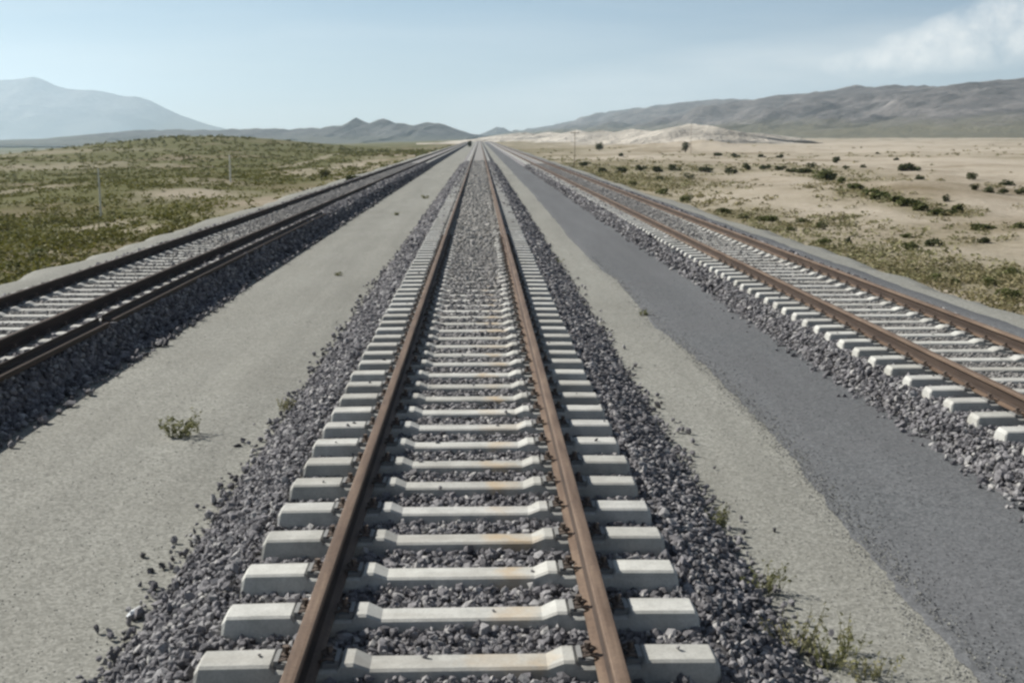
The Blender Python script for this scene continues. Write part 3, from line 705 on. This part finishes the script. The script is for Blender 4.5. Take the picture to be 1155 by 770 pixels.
# left: bushes at the foot of the embankment
LB = [(42, 290, 30, 14, 'low green bush at the left picture edge beside the gravel shoulder'), (88, 278, 34, 16, 'green bush on bare soil, second from the left picture edge'),
      (12, 303, 22, 10, 'nearest low green clump at the left edge above the left track'), (118, 268, 26, 12, 'olive green clump right of the green bush on bare soil'),
      (398, 205, 14, 10, 'green bush beside the far stretch of the left track'), (368, 200, 20, 12, 'olive bush left of the pale bare patch by the left track')]
for i, (px, py, w, h, lab) in enumerate(LB):
    x, y, z, t = pix(px, py); s = t/F_PX
    o = obj('desert_bush', bush_mesh(w*s, h*s, w*s*.8, 560+i, M_SCRUB if i % 2 else M_GBUSH, .05 if i < 4 else .12, 520), label=lab, category='bush', group='green bushes below the left track'); o.location = (x, y, z-.03)

# scrub cover: uncountable low plants
def scatter(name, n, xa, xb, ya, yb, dens_fn, mat, rad_rng, h_ratio, leaf, nl, seed, label):
    rs = np.random.default_rng(seed); y = ya*(yb/ya)**rs.random(n); x = rs.uniform(xa, xb, n)
    # lateral range widens with distance
    x = np.sign(xa+xb)*((10.0 if xa < 0 else 11.4)+rs.random(n)**1.3*(10+.55*y))
    k = rs.random(n) < (dens_fn(x, y)*(1-patch_field(BARE, x, y, 111)) if xa < 0 else np.maximum(dens_fn(x, y), .8*patch_field(SCRB, x, y, 115)))
    x, y = x[k], y[k]
    z = np.maximum(terrain(x, y), np.interp(x, FX, FZ, left=-99, right=-99)); V = []; Fs = []; off = 0
    for i in range(len(x)):
        r = rs.uniform(*rad_rng)*(1+y[i]/260); m = nl if y[i] < 70 else max(8, nl//2)
        q = rs.normal(size=(m, 3)); q /= np.linalg.norm(q, axis=1, keepdims=True); q *= rs.random((m, 1))**.4
        c = q*np.array([r, r, r*h_ratio]); c[:, 2] = np.abs(c[:, 2])
        v, f = leaves_vf(c+np.array([x[i], y[i], z[i]-.02]), leaf*(1+y[i]/60), rs); V.append(v); Fs.append(f+off); off += len(v)
    return obj(name, mesh_from(name, np.concatenate(V), np.concatenate(Fs), mat), kind='stuff', label=label, category='vegetation')
scatter('scrub_cover', 13000, -20, -13, 17, 420, lambda x, y: sstep(.36, .60, .5+.6*fbm(x/9, y/22, 91)+.12-.22*np.clip(1-(-x-13)/(5+.035*y), 0, 1)), M_SCRUB, (.22, .5), .75, .05, 26, 91, 'low olive green scrub covering the plain on the left')
scatter('dry_grass_cover', 10000, 13, 20, 14, 120, lambda x, y: sstep(.60, .80, .5+.6*fbm(x/5, y/9, 95)+.16*(y < 34)), M_DRYG, (.16, .36), .7, .035, 22, 95, 'dry yellow green grass scattered over the sand on the right')
scatter('scrub_cover', 4000, 13, 20, 60, 420, lambda x, y: .6*sstep(.62, .8, .5+.6*fbm(x/9, y/20, 97)), M_DRYG, (.2, .4), .5, .05, 14, 97, 'sparse dull low scrub on the distant sand at right')
scatter('scrub_cover', 5000, 13, 20, 30, 220, lambda x, y: np.clip(1-(x-11)/(5+.14*y), 0, 1)*sstep(.4, .62, .5+.6*fbm(x/6, y/12, 99)), M_DRYW, (.18, .38), .6, .045, 16, 99, 'dull grey green low scrub beside the far part of the right track')

# ---------------------------------------------------------------- trees, poles
def tree(px, py, h_px, w_px, lab, seed):
    x, y, z, t = pix(px, py); s = t/F_PX; Hh, W = h_px*s, w_px*s
    root = empty('small_tree', (x, y, z-.05), label=lab, category='tree', group='lone dark trees far off')
    m = MB(); m.tube([(0, 0, 0), (.04, 0, Hh*.3), (-.03, .03, Hh*.6)], [W*.06, W*.045, W*.02], 7)
    m.tube([(.03, 0, Hh*.28), (W*.2, .1, Hh*.55)], [W*.03, W*.012], 5); m.tube([(.02, 0, Hh*.32), (-W*.2, -.1, Hh*.6)], [W*.03, W*.012], 5)
    obj('trunk', m.mesh('trunk', M_BARK), root)
    o = obj('crown', bush_mesh(W, Hh*.95, W*.9, seed, M_BUSH, .16, 700), root); o.location = (0, 0, Hh*.1)
tree(773, 172, 14, 10, 'dark rounded tree beside a thin pole, before the pale hillocks', 601)
tree(676, 170, 11, 9, 'dark smaller tree left of the pale hillocks, nearer the tracks', 602)
tree(530, 166, 9, 6, 'tiny dark tree at the vanishing point left of the middle track', 603)

M_POLE_W, nt, b = nmat('weathered_pole', .8); n = N(nt); n.link(n.ramp(n.noise(n.pos((6, 6, 1)), 2, 4), [(.3, (.62, .61, .56)), (.7, (.78, .77, .72))]), b.inputs['Base Color'])
M_POLE_B, nt, b = nmat('brown_pole', .85); n = N(nt); n.link(n.ramp(n.noise(n.pos((6, 6, 1)), 2, 4), [(.3, (.2, .16, .115)), (.7, (.3, .24, .18))]), b.inputs['Base Color'])
def pole(px, py, h_px, mat, lab, r=.09, arm=True):
    x, y, z, t = pix(px, py); s = t/F_PX; Hh = h_px*s
    root = empty('utility_pole', (x, y, z-.05), label=lab, category='pole', group='poles standing in the desert')
    m = MB(); m.tube([(0, 0, 0), (.01, 0, Hh*.5), (0, .01, Hh)], [r, r*.85, r*.65], 8); obj('shaft', m.mesh('shaft', mat), root)
    if arm:
        m = MB(); m.box((0, .09, Hh*.94), (1.1, .08, .1)); c = obj('crossarm', m.mesh('crossarm', mat), root)
        for k in (-.48, 0, .48):
            m = MB(); m.tube([(k, .09, Hh*.94+.05), (k, .09, Hh*.94+.11), (k, .09, Hh*.94+.2)], [.03, .045, .02], 7); obj('insulator', m.mesh('insulator', M_POLE_W), c)
pole(114, 246, 56, M_POLE_W, 'pale slender pole in the scrub, leftmost of the poles', .055, False)
pole(260, 205, 30, M_POLE_W, 'faint pale pole in the scrub below the green mound', .08, False)
pole(779, 173, 34, M_POLE_B, 'thin dark pole rising beside the dark rounded tree', .05, False)
pole(648, 188, 40, M_POLE_B, 'brownish pole with a crossarm beside the far right track', .05, True)

# ---------------------------------------------------------------- stray stones
def stone_obj(px, py, r, sc, mat, name, lab, seed, cat='stone', grp=None, rz=None):
    rs = np.random.default_rng(seed); v = VARS[seed % len(VARS)]*r*np.array(sc)
    # subdivide once for a chipped look
    me = mesh_from(name, v, ICO_F, mat); x, y, z, t = pix(px, py)
    o = obj(name, me, label=lab, category=cat); o.location = (x, y, z-v[:, 2].min()*.75); o.rotation_euler = (0, 0, rs.uniform(0, 6) if rz is None else rz)
    if grp: o['group'] = grp
M_DSTONE = mat_stone('dark_loose_stone', [(0, (.05, .05, .05)), (1, (.10, .098, .1))])
M_WSTONE, nt, b = nmat('pale_stone', .6); n = N(nt); n.link(n.ramp(n.noise(n.pos(), 25, 4), [(.3, (.70, .73, .73)), (.7, (.84, .86, .86))]), b.inputs['Base Color'])
SG = 'dark stones strayed from the ballast'
for i, (px, py, r, lab) in enumerate([
  (162, 629, .03, 'dark stone alone on the left gravel, farther of the two in the open'),
  (170, 646, .03, 'dark stone alone on the left gravel, nearer of the two in the open'),
  (146, 698, .024, 'small dark stone just left of the pale white stone'),
  (217, 616, .034, 'dark stone sitting just off the left ballast edge, right of the open pair'),
  (209, 641, .034, 'dark stone on the left ballast edge, above the pale white stone'),
  (243, 568, .042, 'biggest dark stone at the left ballast edge'),
  (268, 504, .034, 'dark stone lying on gravel right of the low green weed'),
  (873, 599, .024, 'tiny dark stone on the pale gravel right of the middle track')]):
    stone_obj(px, py, r, (1.2, .9, .8), M_DSTONE, 'stray_stone', lab, 30+i, grp=SG)
stone_obj(153, 694, .062, (.62, 1.3, .62), M_WSTONE, 'pale_stone', 'pale whitish elongated stone at the left edge of the middle ballast', 44, rz=-.35)

# ---------------------------------------------------------------- air
m = bpy.data.materials.new('haze'); m.use_nodes = True; nt = m.node_tree; nt.nodes.clear()
out = nt.nodes.new('ShaderNodeOutputMaterial'); pv = nt.nodes.new('ShaderNodeVolumePrincipled')
pv.inputs['Color'].default_value = (.65, .83, .95, 1); pv.inputs['Density'].default_value = 1.2e-4; pv.inputs['Anisotropy'].default_value = .35
nt.links.new(pv.outputs[0], out.inputs['Volume'])
mb = MB(); mb.box((0, 0, 210), (21000, 21000, 500)); 
hz = obj('haze', mb.mesh('haze', m), kind='stuff')

# ---------------------------------------------------------------- light and sky
SUN_AZ, SUN_EL = R(-64), R(39)                     # azimuth from +Y towards +X
w = bpy.data.worlds.new('World'); S.world = w; w.use_nodes = True; nt = w.node_tree; n = N(nt)
bg = nt.nodes['Background']; sky = n.add('ShaderNodeTexSky', sky_type='NISHITA')
sky.sun_disc = False; sky.sun_elevation = SUN_EL; sky.sun_rotation = SUN_AZ; sky.altitude = 900; sky.air_density = .6; sky.dust_density = .4; sky.ozone_density = 1.0
d = n.coord('Generated'); dx, dy, dz = n.sep(d)[:3]
# thin high cloud
den = n.math('ADD', dz, .12)
cv = n.add('ShaderNodeCombineXYZ'); n.link(n.math('DIVIDE', dx, den), cv.inputs[0]); n.link(n.math('DIVIDE', dy, den), cv.inputs[1])
def cl(scale, sx, sy, detail=7):
    mp = n.add('ShaderNodeMapping'); mp.inputs['Scale'].default_value = (sx, sy, 1); n.link(cv.outputs[0], mp.inputs[0]); return n.noise(mp.outputs[0], scale, detail, .6)
thin = n.math('MULTIPLY', n.ramp(cl(.8, .6, 1.2), [(.42, G3(0)), (.75, G3(1))]), .16)
# one brighter cumulus bank, fixed in the sky at upper right
def target(px, py):
    v = FW + RT*((px-W_PX/2)/F_PX) + UP*((H_PX/2-py)/F_PX); return v/np.linalg.norm(v)
def blob(px, py, sx, sy):
    c = target(px, py); ex = n.math('DIVIDE', n.math('SUBTRACT', dx, float(c[0])), sx); ez = n.math('DIVIDE', n.math('SUBTRACT', dz, float(c[2])), sy)
    # follow the bank's tilt
    q = n.math('SUBTRACT', ez, n.math('MULTIPLY', ex, .35*sx/.04*.5))
    r2 = n.math('ADD', n.math('MULTIPLY', ex, ex), n.math('MULTIPLY', q, q)); front = n.math('GREATER_THAN', dy, 0.0)
    return n.math('MULTIPLY', n.math('SUBTRACT', 1.0, r2, True), front)
def n_stretch():
    mp = n.add('ShaderNodeMapping'); mp.inputs['Scale'].default_value = (.5, .5, 2.0); n.link(d, mp.inputs[0]); return mp.outputs[0]
nb = n.noise(d, 34, 8, .62)
bank = None
for px_, py_, sx_, sy_ in ((1128, 22, .040, .020), (1165, 34, .045, .024), (1085, 34, .034, .016), (1045, 50, .040, .015), (1000, 70, .050, .014), (1120, 52, .075, .020), (1210, 30, .06, .03)):
    bl = blob(px_, py_, sx_, sy_); bank = bl if bank is None else n.math('MAXIMUM', bank, bl)
bank = n.math('MULTIPLY', n.math('POWER', bank, .7), n.ramp(nb, [(.34, G3(.06)), (.62, G3(.8))]))
bank2 = n.math('MULTIPLY', blob(800, 92, .30, .032), n.ramp(n.noise(n_stretch(), 9, 7, .6), [(.35, G3(.1)), (.7, G3(.55))]))
fac = n.math('ADD', n.math('ADD', thin, n.math('MULTIPLY', bank, .9)), bank2, True)
veil = n.ramp(dz, [(0.0, G3(.90)), (.055, G3(.74)), (.115, G3(.55)), (.22, G3(.06))])
lit = n.math('ADD', n.math('MULTIPLY', n.ramp(n.math('ADD', n.math('MULTIPLY', dy, .5), .5), [(.60, G3(0)), (.92, G3(1))]), .72), n.math('MULTIPLY', n.math('SUBTRACT', 0.0, dx), .75))
veil = n.math('MULTIPLY', veil, n.math('MAXIMUM', lit, 0.0), True)
vcol = n.mix(n.math('DIVIDE', dz, .11, True), (14.8, 15.0, 13.7), (8.8, 12.2, 14.2))
base = n.mix(veil, sky.outputs[0], vcol)
col = n.mix(fac, base, (17.0, 16.8, 16.0))
n.link(col, bg.inputs[0]); bg.inputs[1].default_value = .05
sun = bpy.data.lights.new('sun', 'SUN'); sun.energy = 5.0; sun.angle = R(.53); sun.color = (1, .955, .89)
so = bpy.data.objects.new('sun', sun); C.objects.link(so)
from mathutils import Vector
sd = Vector((math.sin(SUN_AZ)*math.cos(SUN_EL), math.cos(SUN_AZ)*math.cos(SUN_EL), math.sin(SUN_EL)))
so.rotation_euler = sd.to_track_quat('Z', 'Y').to_euler(); so.location = sd*40

# ---------------------------------------------------------------- camera and render
cam = bpy.data.cameras.new('camera'); cam.lens = 36*F_PX/W_PX; cam.sensor_width = 36; cam.clip_start = .1; cam.clip_end = 60000
co = bpy.data.objects.new('camera', cam); C.objects.link(co); co.location = CAM
from mathutils import Matrix
co.rotation_euler = Matrix((RT, UP, -FW)).transposed().to_euler()
S.camera = co
S.view_settings.view_transform = 'Standard'; S.view_settings.look = 'None'; S.view_settings.gamma = 1; S.view_settings.exposure = 0.5
S.render.engine = 'CYCLES'; S.cycles.use_denoising = True
S.cycles.max_bounces = 5; S.cycles.diffuse_bounces = 1; S.cycles.volume_bounces = 1; S.cycles.filter_width = 2.7
